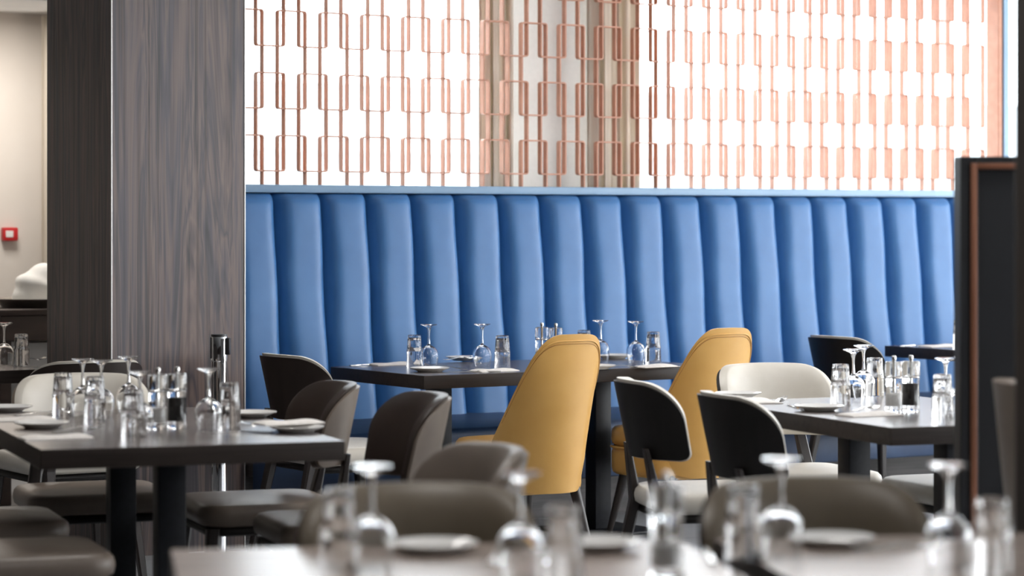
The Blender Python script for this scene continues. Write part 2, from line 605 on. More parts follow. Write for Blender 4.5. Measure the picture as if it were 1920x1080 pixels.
chan = [channel_mesh(s) for s in range(4)]
u_seam0 = u_at(512.7, 10.46)
k0 = int(math.ceil((BU0 - u_seam0) / PWID)) - 1
i = k0
while True:
    u = u_seam0 + i * PWID
    if u + PWID > BU1 + 0.05:
        break
    if u >= BU0 - 0.02:
        inst('back_channel', chan[i % 4], 'blue_leather', bq, (u - BU0, 0, 0))
    i += 1
inst('back_board', box_mesh('back_board', 0, BU1 - BU0, QT + .04, QT + .10, 0.1, 1.515), 'shaded_blue', bq)
inst('top_rail', box_mesh('top_rail', 0, BU1 - BU0, QT - .035, QT + .10, 1.514, 1.551, 0.004, 2), 'lit_blue_paint', bq)
for k in range(3):
    L3 = (BU1 - BU0) / 3
    inst('seat_cushion', box_mesh('seat_cushion%d' % k, k * L3 + .002, (k + 1) * L3 - .002, -.02, QB + .03, .37, .475, 0.03, 4), 'shaded_blue', bq)
inst('seat_front', box_mesh('seat_front', 0, BU1 - BU0, .0, .12, .22, .372, 0.008, 2), 'shaded_blue', bq)
inst('plinth', box_mesh('plinth', 0.02, BU1 - BU0 - .02, .38, .9, 0, .30), 'plinth_wood', bq)
inst('seat_board', box_mesh('seat_board', 0.01, BU1 - BU0 - .01, .12, .85, .30, .365), 'plinth_wood', bq)

# ------------------------------------------------------------------ copper lattice screen
LQ = 10.47
RW, RH, RT, RD = 0.150, 0.456, 0.0068, 0.030
PER, VPER = 0.2215, 0.573


def ring_mesh(name, zlo=None, zhi=None):
    """rounded rectangle of flat strip, lying in the x-z plane; cut open below zlo / above zhi"""
    r = 0.014
    pts = []
    for cx, cz, a0 in ((RW / 2 - r, RH / 2 - r, 0), (-RW / 2 + r, RH / 2 - r, 90), (-RW / 2 + r, -RH / 2 + r, 180), (RW / 2 - r, -RH / 2 + r, 270)):
        for k in range(4):
            a = math.radians(a0 + 30 * k)
            pts.append((cx + r * math.cos(a), cz + r * math.sin(a), math.cos(a), math.sin(a)))
    n = len(pts)
    closed = True
    if zlo is not None:           # order so that the open end is at the bottom: start at right side, over top, to left side
        pts = [(RW / 2, zlo, 1, 0)] + pts[:8] + [(-RW / 2, zlo, -1, 0)]
        closed = False
    if zhi is not None:
        pts = [(-RW / 2, zhi, -1, 0)] + pts[8:] + [(RW / 2, zhi, 1, 0)]
        closed = False
    n = len(pts)
    v, f = [], []
    for x, z, nx, nz in pts:
        xi, zi = x - nx * RT, z - nz * RT
        v += [(x, -RD / 2, z), (x, RD / 2, z), (xi, RD / 2, zi), (xi, -RD / 2, zi)]
    for i in range(n if closed else n - 1):
        a, b = 4 * i, 4 * ((i + 1) % n)
        for k in range(4):
            l = (k + 1) % 4
            f.append((a + k, a + l, b + l, b + k))
    if not closed:
        f.append((0, 1, 2, 3))
        f.append((4 * n - 4, 4 * n - 3, 4 * n - 2, 4 * n - 1))
    return mk_mesh(name, v, f, True, 40)


ls = empty('lattice_screen', W(BU0, LQ, 1.551), TH)
tag(ls, 'copper lattice screen of overlapping upright rounded rectangles above the blue banquette', 'screen')
ring_full = ring_mesh('ring')
LEDGE = 1.551
rows = []
for kk in range(-1, 3):
    rows.append((0.0, 2.066 + kk * VPER))
    rows.append((0.5, 2.066 + (kk + .5) * VPER))
UEND = u_at(1858, LQ) - 0.005
for off, ztop in rows:
    zc = ztop - RH / 2
    if ztop < LEDGE + .03 or zc - RH / 2 > CEIL - .03:
        continue
    lo = LEDGE - zc if zc - RH / 2 < LEDGE else None
    hi = CEIL - zc if ztop > CEIL else None
    me = ring_full if lo is None and hi is None else ring_mesh('cut_ring', lo, hi)
    for k in range(-8, 18):
        uc = 6.56 - RW / 2 + (k + off) * PER
        if uc - RW / 2 < BU0 + .005 or uc + RW / 2 > UEND:
            continue
        inst('lattice_ring', me, 'copper', ls, (uc - BU0, 0, zc - LEDGE))
inst('end_post', box_mesh('end_post', UEND - BU0 + .015, UEND - BU0 + .045, -.05, .05, 0, CEIL - LEDGE, .003, 1), 'copper', ls)
inst('end_frame', box_mesh('end_frame', UEND - BU0 + .045, UEND - BU0 + .085, -.06, .05, 0, CEIL - LEDGE, .003, 1), 'lit_blue_paint', ls)


# ------------------------------------------------------------------ drapes
def drape(name, u0, u1, q, z0, z1, label, folds, amp=0.04):
    n = folds * 12
    v, f = [], []
    rnd = random.Random(hash(label) % 97)
    for j in range(9):
        t = j / 8
        z = z0 + (z1 - z0) * t
        for i in range(n + 1):
            s = i / n
            a = 2 * PI * folds * s
            yy = amp * math.sin(a) + .35 * amp * math.sin(2.3 * a + 1)
            v.append((s * (u1 - u0) + .012 * math.sin(a * 1.5 + 2 * t), yy * (1 - .25 * t), z - z0))
    w = n + 1
    for j in range(8):
        for i in range(n):
            a = j * w + i
            f.append((a, a + 1, a + w + 1, a + w))
    # thickness
    N0 = len(v)
    v += [(x, y + .006, z) for x, y, z in v]
    f += [tuple(N0 + k for k in reversed(q4)) for q4 in list(f)]
    rim = [(i, i + 1) for i in range(n)] + [(8 * w + i, 8 * w + i + 1) for i in range(n)]
    rim += [(j * w, (j + 1) * w) for j in range(8)] + [(j * w + n, (j + 1) * w + n) for j in range(8)]
    f += [(a, b, N0 + b, N0 + a) for a, b in rim]
    root = inst(name, mk_mesh(name, v, f, True, 80), 'drape', None, W(u0, q, z0), TH)
    tag(root, label, 'curtain', 'beige drapes at the window pier')
    return root


drape('drape', u_at(898, 10.64), u_at(958, 10.64), 10.630, 0.02, CEIL - .04, 'left beige drape hanging behind the copper lattice', 4, .024)
drape('drape', u_at(1100, 10.64), u_at(1196, 10.64), 10.630, 0.02, CEIL - .04, 'right beige drape hanging behind the copper lattice', 5, .024)
b0, b1 = u_at(950, 10.69), u_at(1118, 10.69)
rb = empty('added_blind', W(b0, 10.69, 1.32), TH)  # blind put in for the wide wall pier so daylight brightens this stretch
tag(rb, 'pale roller blind added in place of the wide pier between the two beige drapes behind the copper lattice', 'blind')
inst('cloth', box_mesh('blind_cloth', 0, b1 - b0, -.001, .001, .012, CEIL - 1.32 - .05), 'blind', rb)
inst('bottom_bar', box_mesh('bottom_bar', 0, b1 - b0, -.006, .006, 0, .012, .002, 1), 'frame_white', rb)
inst('roller_tube', mk_mesh('roller_tube', *tube([(0, 0, CEIL - 1.32 - .03), (b1 - b0, 0, CEIL - 1.32 - .03)], .02, 16)), 'frame_white', rb)


# ------------------------------------------------------------------ tables
TABZ = 0.75
TT = 0.056


def table(loc, rz, lx, ly, label, posts, mat='table_sheet', group='dark dining tables'):
    """loc = corner of the top; local x along lx, y along ly; posts = list of local points"""
    r = empty('dining_table', loc, rz)
    tag(r, label, 'table', group)
    key = ('top', lx, ly)
    inst('table_top', cached(key, lambda: box_mesh('table_top', 0, lx, 0, ly, TABZ - TT, TABZ - .0015, 0.003, 2)), 'table_top', r)
    inst('laminate_sheet', cached(('sheet', lx, ly), lambda: box_mesh('laminate_sheet', .001, lx - .001, .001, ly - .001, TABZ - .0022, TABZ, 0.0007, 1)), mat, r)
    for (x, y) in posts:
        p = inst('post', cached('post', lambda: box_mesh('post', -.042, .042, -.042, .042, .014, TABZ - TT, .004, 2)), 'black_metal', r, (x, y, 0))
        inst('mounting_plate', cached('mplate', lambda: box_mesh('mounting_plate', -.15, .15, -.15, .15, TABZ - TT - .012, TABZ - TT - .001, .002, 1)), 'black_metal', p)
        inst('foot_plate', cached('fplate', lambda: box_mesh('foot_plate', -.21, .21, -.21, .21, 0.0005, .014, .004, 2)), 'black_metal', p)
    return r


AC = TH
table(W(5.34, 9.02), AC, 1.45, 0.80, 'dark wooden table in front of the blue banquette with two mustard chairs', [(.31, .40), (1.14, .40)])
AL = math.radians(19.5)
table((-1.302, 7.07, 0), AL, 0.872, 1.47, 'dark wooden table at the left in front of the veneer column', [(.436, .36), (.436, 1.11)])
AR = math.radians(22)
table((1.16, 7.83, 0), AR, 0.82, 1.27, 'dark wooden table at the right beside the dark partition', [(.41, .32), (.41, .95)])
table(W(8.62, 9.16), TH, 1.4, 0.80, 'dark wooden table against the far right end of the banquette', [(.31, .30), (1.09, .30)])
table(W(2.75, 10.30), TH, 1.45, 0.80, 'dark table half hidden behind the left side of the column', [(.31, .40), (1.22, .40)])
AF = math.radians(9)
fA = Vector((-.657, 4.925, 0))
ca, sa = math.cos(AF), math.sin(AF)


def fcorner(off, depth):
    return Vector((fA.x + ca * off + sa * depth, fA.y + sa * off - ca * depth, 0))


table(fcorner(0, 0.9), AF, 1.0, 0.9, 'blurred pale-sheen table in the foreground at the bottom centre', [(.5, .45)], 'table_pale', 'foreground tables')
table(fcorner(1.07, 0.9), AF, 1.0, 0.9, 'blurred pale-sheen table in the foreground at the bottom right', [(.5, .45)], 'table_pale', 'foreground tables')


# ------------------------------------------------------------------ chairs with a curved back
def tub(plan, ztop, zbot, off0, off1, lean, taper, nu=40, nv=10, puff=0.0, edge=0.0, wrap=None):
    """closed curved shell. plan(u)->(x,y,nx,ny) outer curve; off = distance inwards; lean(z)->dy; taper(z)->x scale"""
    outer, inner = [], []
    for a in range(nu + 1):
        u = math.sin((a / nu * 2 - 1) * PI / 2)
        x, y, nx, ny = plan(u)
        zt, zb = ztop(u), zbot(u)
        for b in range(nv + 1):
            t = b / nv
            t = 0.5 - 0.5 * math.cos(t * PI)
            z = zb + (zt - zb) * t
            e = (1 - abs(2 * t - 1) ** 5) * (1 - abs(u) ** 10)
            o1 = off1 * (1 - edge) + off1 * edge * e + puff * e
            sx, dy = taper(z), lean(z)
            if wrap:
                dy -= (y - plan(0)[1]) * (1 - wrap(z))
            outer.append(((x + nx * off0) * sx, y + ny * off0 + dy, z))
            inner.append(((x + nx * o1) * sx, y + ny * o1 + dy, z))
    v = outer + inner
    K = len(outer)
    w = nv + 1
    f = []
    for a in range(nu):
        for b in range(nv):
            i = a * w + b
            f.append((i, i + 1, i + w + 1, i + w))
            f.append((K + i, K + i + w, K + i + w + 1, K + i + 1))
    for a in range(nu):
        i = a * w
        f.append((i, i + w, K + i + w, K + i))
        i = a * w + nv
        f.append((i, K + i, K + i + w, i + w))
    for b in range(nv):
        f.append((b, K + b, K + b + 1, b + 1))
        i = nu * w + b
        f.append((i, i + 1, K + i + 1, K + i))
    return v, f


def arc_plan(hw, yb, fwd, amax):
    am = math.radians(amax)

    def p(u):
        a = u * am
        x = hw * math.sin(a) / math.sin(am)
        y = yb + fwd * (1 - math.cos(a)) / (1 - math.cos(am))
        # inward normal
        tx = hw * math.cos(a) / math.sin(am)
        ty = fwd * math.sin(a) / (1 - math.cos(am))
        l = math.hypot(tx, ty)
        return x, y, -ty / l, tx / l
    return p


def rcorner(u, r, R):
    k = (abs(u) - (1 - r)) / r
    return 0.0 if k <= 0 else R * (1 - math.sqrt(max(0.0, 1 - k * k)))


SEATZ = 0.475


def rounded_slab(hx, y0, y1, z0, z1, rad, dome, n=6):
    """seat cushion: rounded-rectangle plan, rolled edges, slightly domed top"""
    cy, hy = (y0 + y1) / 2, (y1 - y0) / 2

    def outline(ins):
        pts = []
        for sx, sy, a0 in ((1, 1, 0), (-1, 1, 90), (-1, -1, 180), (1, -1, 270)):
            for k in range(n + 1):
                a = math.radians(a0 + 90 * k / n)
                pts.append((sx * (hx - rad) + (rad - ins) * math.cos(a), cy + sy * (hy - rad) + (rad - ins) * math.sin(a)))
        return pts
    h = z1 - z0
    e = min(h * .5, .03)
    prof = [(e * .7, z0), (0.15 * e, z0 + e * .35), (0, z0 + e), (0, z1 - e), (.13 * e, z1 - e * .5), (.5 * e, z1 - e * .13), (e, z1)]
    v, f = [], []
    m = 4 * (n + 1)
    for ins, z in prof:
        v += [(x, y, z) for x, y in outline(ins)]
    top = outline(e)
    for sc, dz in ((.72, .55), (.4, .9)):
        v += [(x * sc, cy + (y - cy) * sc, z1 + dome * dz) for x, y in top]
    rows_ = len(prof) + 2
    for r in range(rows_ - 1):
        for i in range(m):
            j = (i + 1) % m
            f.append((r * m + i, r * m + j, (r + 1) * m + j, (r + 1) * m + i))
    f.append(tuple(reversed(range(m))))
    v.append((0, cy, z1 + dome))
    c = len(v) - 1
    for i in range(m):
        f.append(((rows_ - 1) * m + i, (rows_ - 1) * m + (i + 1) % m, c))
    return v, f


def chair_meshes():
    plan = arc_plan(.255, -.285, .15, 68)
    ztop = lambda u: 0.838 - 0.012 * u * u - rcorner(u, .52, .115)
    zbot = lambda u: 0.585 + rcorner(u, .14, .03)
    lean = lambda z: -0.20 * (z - .60)
    taper = lambda z: 1.0 + 0.42 * (z - .80)
    d = {}
    d['shell'] = mk_mesh('back_shell', *tub(plan, ztop, zbot, 0, .012, lean, taper))
    d['cushion'] = mk_mesh('back_cushion', *tub(plan, lambda u: ztop(u) + .010, lambda u: zbot(u) - .004, .0125, .052, lean, taper, puff=.012, edge=.25), sharp=60)
    d['seat'] = mk_mesh('seat_cushion', *rounded_slab(.245, -.235, .245, .405, SEATZ, .09, .012), sharp=60)
    d['base'] = mk_mesh('seat_frame', *rounded_slab(.225, -.215, .225, .375, .404, .07, 0.0), sharp=40)
    legs = []
    for s in (-1, 1):
        legs.append(('front_leg', mk_mesh('front_leg', *prism_bar((s * .20, .20, .40), (s * .235, .235, 0), .045, .045, .026, .026))))
        # rear leg: floor to seat, then on to the shell
        v1, f1 = prism_bar((s * .185, -.32, 0), (s * .165, -.225, .42), .030, .030, .046, .040)
        v2, f2 = prism_bar((s * .165, -.225, .42), (s * .135, -.262, .62), .046, .040, .042, .016)
        b = len(v1)
        legs.append(('rear_leg', mk_mesh('rear_leg', v1 + v2, f1 + [tuple(b + k for k in q) for q in f2])))
    d['legs'] = legs
    return d


CH = chair_meshes()


def chair(back, face, label, cushion, shell, seat, group):
    """back = world xy of the back of the backrest, face = facing direction (xy)"""
    fv = Vector((face[0], face[1])).normalized()
    loc = Vector((back[0] + .30 * fv.x, back[1] + .30 * fv.y, 0))
    rz = math.atan2(-fv.x, fv.y)
    r = empty('dining_chair', loc, rz)
    tag(r, label, 'chair', group)
    inst('back_shell', CH['shell'], shell, r)
    inst('back_cushion', CH['cushion'], cushion, r)
    inst('seat_cushion', CH['seat'], seat, r)
    inst('seat_frame', CH['base'], 'black_shell', r)
    for nm, me in CH['legs']:
        inst('leg', me, 'dark_leg', r)
    return r


def dirv(a):
    return (math.cos(a), math.sin(a))


fR = lambda a: (math.cos(a), math.sin(a))           # facing along +x of a table turned by a
fL = lambda a: (-math.cos(a), -math.sin(a))
fN = lambda a: (math.sin(a), -math.cos(a))          # facing the camera side
fF = lambda a: (-math.sin(a), math.cos(a))          # facing away

# centre table
chair((-.955, 10.32), fR(TH), 'dark brown curved-back chair at the left end of the table by the banquette', 'cream', 'brown_shell', 'cream', 'curved-back dining chairs')
# left table
chair((-.55, 8.53), fL(AL), 'brown curved-back chair on the far right side of the left table', 'brown', 'taupe', 'taupe', 'curved-back dining chairs')
chair((-.235, 7.98), fL(AL), 'brown curved-back chair on the near right side of the left table', 'brown', 'taupe', 'taupe', 'curved-back dining chairs')
chair((-1.535, 9.02), fN(AL), 'cream curved-back chair at the far end of the left table', 'cream', 'taupe', 'taupe', 'curved-back dining chairs')
chair((-1.66, 7.02), fR(AL), 'taupe seat of the chair in the bottom left corner of the photo', 'taupe', 'brown_shell', 'taupe', 'curved-back dining chairs')
chair((-1.92, 7.80), fR(AL), 'taupe seat of the chair behind the one in the bottom left corner', 'taupe', 'brown_shell', 'taupe', 'curved-back dining chairs')
# table behind the column
chair((-1.60, 9.86), fF(TH), 'dark brown curved-back chair seen from behind before the veneer column', 'cream', 'brown_shell', 'cream', 'curved-back dining chairs')
# stray chair in the middle
chair((-.02, 6.12), fL(math.radians(25)), 'taupe curved-back chair just before the left mustard chair', 'taupe', 'taupe', 'taupe', 'curved-back dining chairs')
# foreground
chair((-.205, 5.22), fN(AF), 'blurred taupe chair back behind the bottom centre table', 'olive', 'brown_shell', 'olive', 'curved-back dining chairs')
chair((.60, 5.335), fN(AF), 'blurred taupe chair back behind the bottom right table', 'olive', 'brown_shell', 'olive', 'curved-back dining chairs')
# right table
chair((.385, 8.70), fR(math.radians(11)), 'black-backed cream chair on the far left side of the right table', 'cream', 'black_shell', 'cream', 'curved-back dining chairs')
chair((.625, 7.99), fR(math.radians(15)), 'black-backed cream chair on the near left side of the right table', 'cream', 'black_shell', 'cream', 'curved-back dining chairs')
chair((.94, 9.66), fN(AR), 'cream chair at the far end of the right table showing its inside', 'cream', 'black_shell', 'cream', 'curved-back dining chairs')
chair((1.88, 9.12), fL(AR), 'cream chair at the right side of the right table, only its seat in view', 'cream', 'black_shell', 'cream', 'curved-back dining chairs')
# far right table
chair((1.478, 11.97), fR(TH), 'dark curved-back chair at the left end of the far right table', 'cream', 'black_shell', 'cream', 'curved-back dining chairs')


# ------------------------------------------------------------------ mustard shell chairs
def mustard_meshes():
    plan = arc_plan(.215, -.27, .24, 84)
    T = 0.93

    def ztop(u):
        a = abs(u)
        k = max(0.0, (a - .15) / .85)
        return T - 0.010 * a * a - 0.42 * k ** 3.0
    wrap = lambda z: 1.0 - 0.6 * min(1, max(0, (z - .45) / .45))
    y0 = plan(0)[1]
    zbot = lambda u: 0.285 + 0.10 * max(0, abs(u) - .35) ** 1.3
    lean = lambda z: -0.15 * max(0, z - .42) - 0.03 * min(1, max(0, (z - .28) / .14))
    taper = lambda z: 1.0 - 0.07 * (z - .42) / .5 if z > .42 else 1.0 - 0.5 * (.42 - z)
    d = {}
    d['shell'] = mk_mesh('back_shell', *tub(plan, ztop, zbot, 0, .045, lean, taper, nu=72, nv=24, puff=.02, edge=.3, wrap=wrap), sharp=70)
    # piping follows the edge, a little inside, standing on the outer face
    pts = []
    n = 90
    for i in range(n + 1):
        u = math.sin((i / n * 2 - 1) * PI / 2) * .93
        x, y, nx, ny = plan(u)
        z = ztop(u) - 0.026
        pts.append(((x - nx * .0012) * taper(z), y - .0012 + lean(z) - (y - y0) * (1 - wrap(z)), z))
    d['piping'] = mk_mesh('piping', *tube(pts, .0030, 6), sharp=0)
    pts2 = []
    for i in range(n + 1):
        u = math.sin((i / n * 2 - 1) * PI / 2) * .90
        x, y, nx, ny = plan(u)
        z = ztop(u) - 0.038
        pts2.append(((x - nx * .0003) * taper(z), y - .0003 + lean(z) - (y - y0) * (1 - wrap(z)), z))
    d['stitch'] = mk_mesh('stitching', *tube(pts2, .0016, 5), sharp=0)
    d['bucket'] = mk_mesh('bucket', *rounded_slab(.205, -.20, .275, .275, .40, .11, 0.0), sharp=60)
    d['seat'] = mk_mesh('seat_cushion', *rounded_slab(.203, -.20, .28, .40, .485, .11, .012), sharp=60)
    pp = []
    for sx, sy, a0 in ((1, 1, 0), (-1, 1, 90), (-1, -1, 180), (1, -1, 270)):
        for k in range(8):
            a = math.radians(a0 + 90 * k / 7)
            pp.append((sx * (.206 - .11) + .11 * math.cos(a), .0375 + sy * (.2385 - .11) + .111 * math.sin(a), .395))
    d['seat_piping'] = mk_mesh('seat_piping', *tube(pp, .005, 6, closed=True), sharp=0)
    d['legs'] = []
    for sx in (-1, 1):
        for sy in (-1, 1):
            v, f = tube([(sx * .145, .01 + sy * .165, .30), (sx * .19, .01 + sy * .235, 0.0)], [.024, .012], 14)
            d['legs'].append(mk_mesh('leg', v, f))
    return d


MU = mustard_meshes()


def mustard_chair(u, q, rz, label):
    r = empty('shell_chair', W(u, q), rz)
    tag(r, label, 'chair', 'mustard leather shell chairs')
    sh = inst('back_shell', MU['shell'], 'yellow', r)
    inst('piping', MU['piping'], 'yellow', sh)
    inst('stitching', MU['stitch'], 'yellow_stitch', sh)
    b = inst('seat_bucket', MU['bucket'], 'yellow', r)
    inst('piping', MU['seat_piping'], 'yellow', b)
    inst('seat_cushion', MU['seat'], 'yellow', r)
    for me in MU['legs']:
        inst('leg', me, 'dark_leg', r)
    return r


mustard_chair(5.72, 8.86, TH + .03, 'left mustard leather shell chair in front of the banquette table')
mustard_chair(6.62, 9.02, TH + .03, 'right mustard leather shell chair behind the black-backed chairs')


# ------------------------------------------------------------------ tableware
def wine_parts():
    H = .187
    foot_z = H
    # outer bowl from rim (z=0) up to the stem, then inner back to the rim
    outer = [(.0335, 0), (.0365, .012), (.0405, .032), (.0418, .048), (.0405, .062), (.036, .075), (.028, .085), (.017, .0925), (.008, .097), (.0058, .102)]
    inner = [(.0, .090), (.012, .0885), (.024, .0835), (.033, .0735), (.0385, .061), (.0398, .048), (.0387, .032), (.0349, .012), (.0321, 0.0)]
    bowl = lathe(outer[::-1] + [(.0328, -.0) if False else (.0333, 0.0)] + inner[::-1], 40)
    stem = lathe([(.0058, .102), (.0045, .118), (.0042, .140), (.0050, .155), (.0075, .166), (.0110, .1725)], 24)
    foot = lathe([(.0110, .1725), (.020, .1785), (.0355, H - .0035), (.0365, H - .0018), (.0355, H), (.02, H - .001), (0, H - .0015)], 40)
    return [('bowl', mk_mesh('bowl', *bowl, sharp=70)), ('stem', mk_mesh('stem', *stem, sharp=70)), ('foot', mk_mesh('foot', *foot, sharp=50))]


WG = wine_parts()


def tumbler_mesh():
    H = .138

    def fl(r, z, a):
        if r < .02 or z < .003:
            return 0
        w = abs(math.sin(6 * a)) ** 0.7
        if .0735 < z < H - .004:
            return .0022 * (w - 1)
        if z <= .0625:
            return .0009 * (w - 1)
        return 0
    outer = [(.0338, .0), (.0352, .002), (.0352, .018), (.0348, .036), (.0344, .055), (.0342, .0625), (.0348, .0655), (.0346, .069), (.0326, .0735),
             (.0320, .085), (.0312, .098), (.0303, .112), (.0293, .124), (.0285, H - .005), (.0276, H - .001), (.0262, H)]
    top = [(.0235, H - .0005), (.0225, H - .0025), (0, H - .003)]
    innr = [(0, H - .012), (.020, H - .0125), (.0245, H - .016), (.0262, .112), (.0274, .098), (.0284, .085), (.0294, .0735), (.0316, .066), (.0318, .055),
            (.0322, .036), (.0327, .018), (.0328, .002)]
    v1, f1 = lathe(outer + top, 72, fl)
    v2, f2 = lathe(innr + [(.0338, 0)], 72, None)
    b = len(v1)
    return mk_mesh('water_tumbler', v1 + v2, f1 + [tuple(b + k for k in q) for q in f2], sharp=50)


TUM = tumbler_mesh()


def mill_parts():
    body = lathe([(0, .0), (.0285, 0), (.030, .002), (.030, .016), (.0285, .020), (.0280, .104), (.029, .108), (.0295, .112), (.028, .114), (0, .114)], 36)
    cont_h = .078
    head = lathe([(0, .1165), (.0275, .1165), (.030, .119), (.030, .160), (.0285, .166), (.024, .168), (0, .168)], 36,
                 lambda r, z, a: (.0008 * math.cos(10 * a) if .12 < z < .16 else 0))
    knob = lathe([(.0055, .168), (.0055, .171), (.0075, .173), (.0078, .183), (.006, .187), (0, .187)], 20)
    spindle = lathe([(.0035, .0205), (.0035, .1635)], 10)
    return dict(body=mk_mesh('body', *body, sharp=40), head=mk_mesh('head', *head, sharp=40), knob=mk_mesh('knob', *knob, sharp=40),
                band=mk_mesh('band', *lathe([(.0272, .1141), (.0272, .1164)], 32)), spindle=mk_mesh('spindle', *spindle))


MP = mill_parts()


def fill_mesh(h):
    return mk_mesh('filling', *lathe([(0, .021), (.0225, .021), (.0228, .024), (.0228, h - .004), (.020, h), (0, h + .002)], 24), sharp=40)


FILL = {'salt': fill_mesh(.062), 'pepper': fill_mesh(.094)}


def plate_mesh():
    p = [(0, .0055), (.048, .0055), (.052, .007), (.066, .0125), (.080, .0170), (.0835, .0185), (.0845, .0178), (.0825, .0150), (.068, .0095),
         (.055, .0035), (.050, 0.0), (.047, 0.0), (.046, .002), (0, .002)]
    return mk_mesh('side_plate', *lathe(p, 48), sharp=40)


PLATE = plate_mesh()


def napkin_mesh(seed):
    rnd = random.Random(seed)
    nx, ny = 14, 8
    v, f = [], []
    L_, B_ = .20, .105
    for layer in range(2):
        for j in range(ny + 1):
            for i in range(nx + 1):
                x = (i / nx - .5) * L_
                y = (j / ny - .5) * B_
                ex = 1 - abs(2 * i / nx - 1) ** 6
                ey = 1 - abs(2 * j / ny - 1) ** 4
                z = (.0025 + .008 * ex * ey + .0025 * math.sin(7 * i / nx + seed) * ey) if layer else 0.0
                v.append((x, y, z))
    w = nx + 1
    K = w * (ny + 1)
    for j in range(ny):
        for i in range(nx):
            a = j * w + i
            f.append((a, a + w, a + w + 1, a + 1))
            f.append((K + a, K + a + 1, K + a + w + 1, K + a + w))
    rim = [(i, i + 1) for i in range(nx)] + [(ny * w + i, ny * w + i + 1) for i in range(nx)]
    rim += [(j * w, (j + 1) * w) for j in range(ny)] + [(j * w + nx, (j + 1) * w + nx) for j in range(ny)]
    f += [(a, b, K + b, K + a) for a, b in rim]
    return mk_mesh('napkin', v, f, True, 50)


NAP = [napkin_mesh(s) for s in (1, 2, 3)]


def strip(path, widths, th):
    """flat metal strip along x: path [(x,z)], half widths"""
    v, f = [], []
    for (x, z), hw in zip(path, widths):
        v += [(x, -hw, z), (x, hw, z), (x, hw * .8, z + th), (x, -hw * .8, z + th)]
    n = len(path)
    for i in range(n - 1):
        a, b = 4 * i, 4 * i + 4
        for k in range(4):
            l = (k + 1) % 4
            f.append((a + k, a + l, b + l, b + k))
    f.append((0, 1, 2, 3))
    f.append((4 * n - 4, 4 * n - 3, 4 * n - 2, 4 * n - 1))
    return v, f


def fork_meshes():
    hv, hf = strip([(-.10, 0.0015), (-.085, .001), (-.04, .004), (.0, .009), (.028, .008), (.04, .003), (.052, 0.0015)],
                   [.0085, .009, .006, .0038, .004, .0095, .0115], .0022)
    tines = []
    for k in range(4):
        y = (k - 1.5) * .0062
        tv, tf = strip([(.0515, .0015), (.070, .003), (.088, .008), (.095, .0115)], [.0022, .002, .0018, .0008], .0018)
        tines.append(mk_mesh('tine', [(x, yy + y, z) for x, yy, z in tv], tf))
    return mk_mesh('handle', hv, hf), tines


FK = fork_meshes()
KN = [mk_mesh('knife_handle', *strip([(-.11, 0.001), (-.10, 0.001), (-.02, .003), (-.012, .003)], [.006, .0075, .0062, .005], .0045)),
      mk_mesh('knife_blade', *strip([(-.012, .0035), (.0, .0025), (.06, .002), (.095, .002), (.11, .002)], [.005, .0085, .0095, .007, .001], .0015))]


def on_table(px, py, z=TABZ):
    d = FPX * (EYE - z) / (py - HOR)
    return Vector(((px - 960) / FPX * d, d, TABZ))


PLACED = []


def free_spot(p, r):
    """slide along the line of sight until clear of what already stands on the table"""
    ray = Vector((p.x, p.y)).normalized()
    for k in range(0, 40):
        off = ((k + 1) // 2) * .008 * (1 if k % 2 else -1)
        c = Vector((p.x, p.y)) + ray * off
        if all((c - Vector((a, b))).length > r + rr + .002 for a, b, rr in PLACED):
            break
    else:
        print('NO FREE SPOT', p)
    PLACED.append((c.x, c.y, r))
    return Vector((c.x, c.y, p.z))


def wine(px, ytop, label, z=TABZ):
    p = on_table(px, ytop, z + .187)
    p = free_spot(p, .042)
    r = empty('wine_glass', (p.x, p.y, TABZ), random.uniform(0, 6))
    tag(r, label, 'wine glass', 'upturned wine glasses on the tables')
    for nm, me in WG:
        inst(nm, me, 'glass', r)
    return r


def tumbler(px, ytop, label):
    p = on_table(px, ytop, TABZ + .138)
    p = free_spot(p, .0365)
    o = inst('water_tumbler', TUM, 'glass', None, (p.x, p.y, TABZ + .0002), random.uniform(0, 6))
    return tag(o, label, 'tumbler', 'upturned water tumblers on the tables')


def mill(px, ytop, what, label):
    p = on_table(px, ytop, TABZ + .187)
    p = free_spot(p, .031)
    r = empty(what + '_mill', (p.x, p.y, TABZ + .0002))
    tag(r, label, 'mill', 'clear salt and pepper mills')
    inst('body', MP['body'], 'acrylic', r)
    inst('filling', FILL[what], what, r)
    inst('spindle', MP['spindle'], 'steel', r)
    inst('band', MP['band'], 'steel', r)
    h = inst('head', MP['head'], 'acrylic', r)
    inst('knob', MP['knob'], 'steel', h)
    return r


def plate(px, py, label):
    p = on_table(px, py)
    p = free_spot(p, .08)
    o = inst('side_plate', PLATE, 'porcelain', None, (p.x, p.y, TABZ + .0002), random.uniform(0, 6))
    return tag(o, label, 'plate', 'white side plates on the tables')


def napkin(px, py, rz, label, lift=0.0):
    p = on_table(px, py)
    o = inst('napkin', random.choice(NAP), 'linen', None, (p.x, p.y, TABZ + .0003 + lift), rz)
    return tag(o, label, 'napkin', 'folded white napkins on the tables')


def fork(px, py, rz, label, lift=0.0, tilt=0.0):
    p = on_table(px, py)
    r = empty('fork', (p.x, p.y, TABZ + .0003 + lift), rz)
    r.rotation_euler = (0, tilt, rz)
    tag(r, label, 'fork', 'steel forks on the tables')
    inst('handle', FK[0], 'steel', r)
    for me in FK[1]:
        inst('tine', me, 'steel', r)
    return r


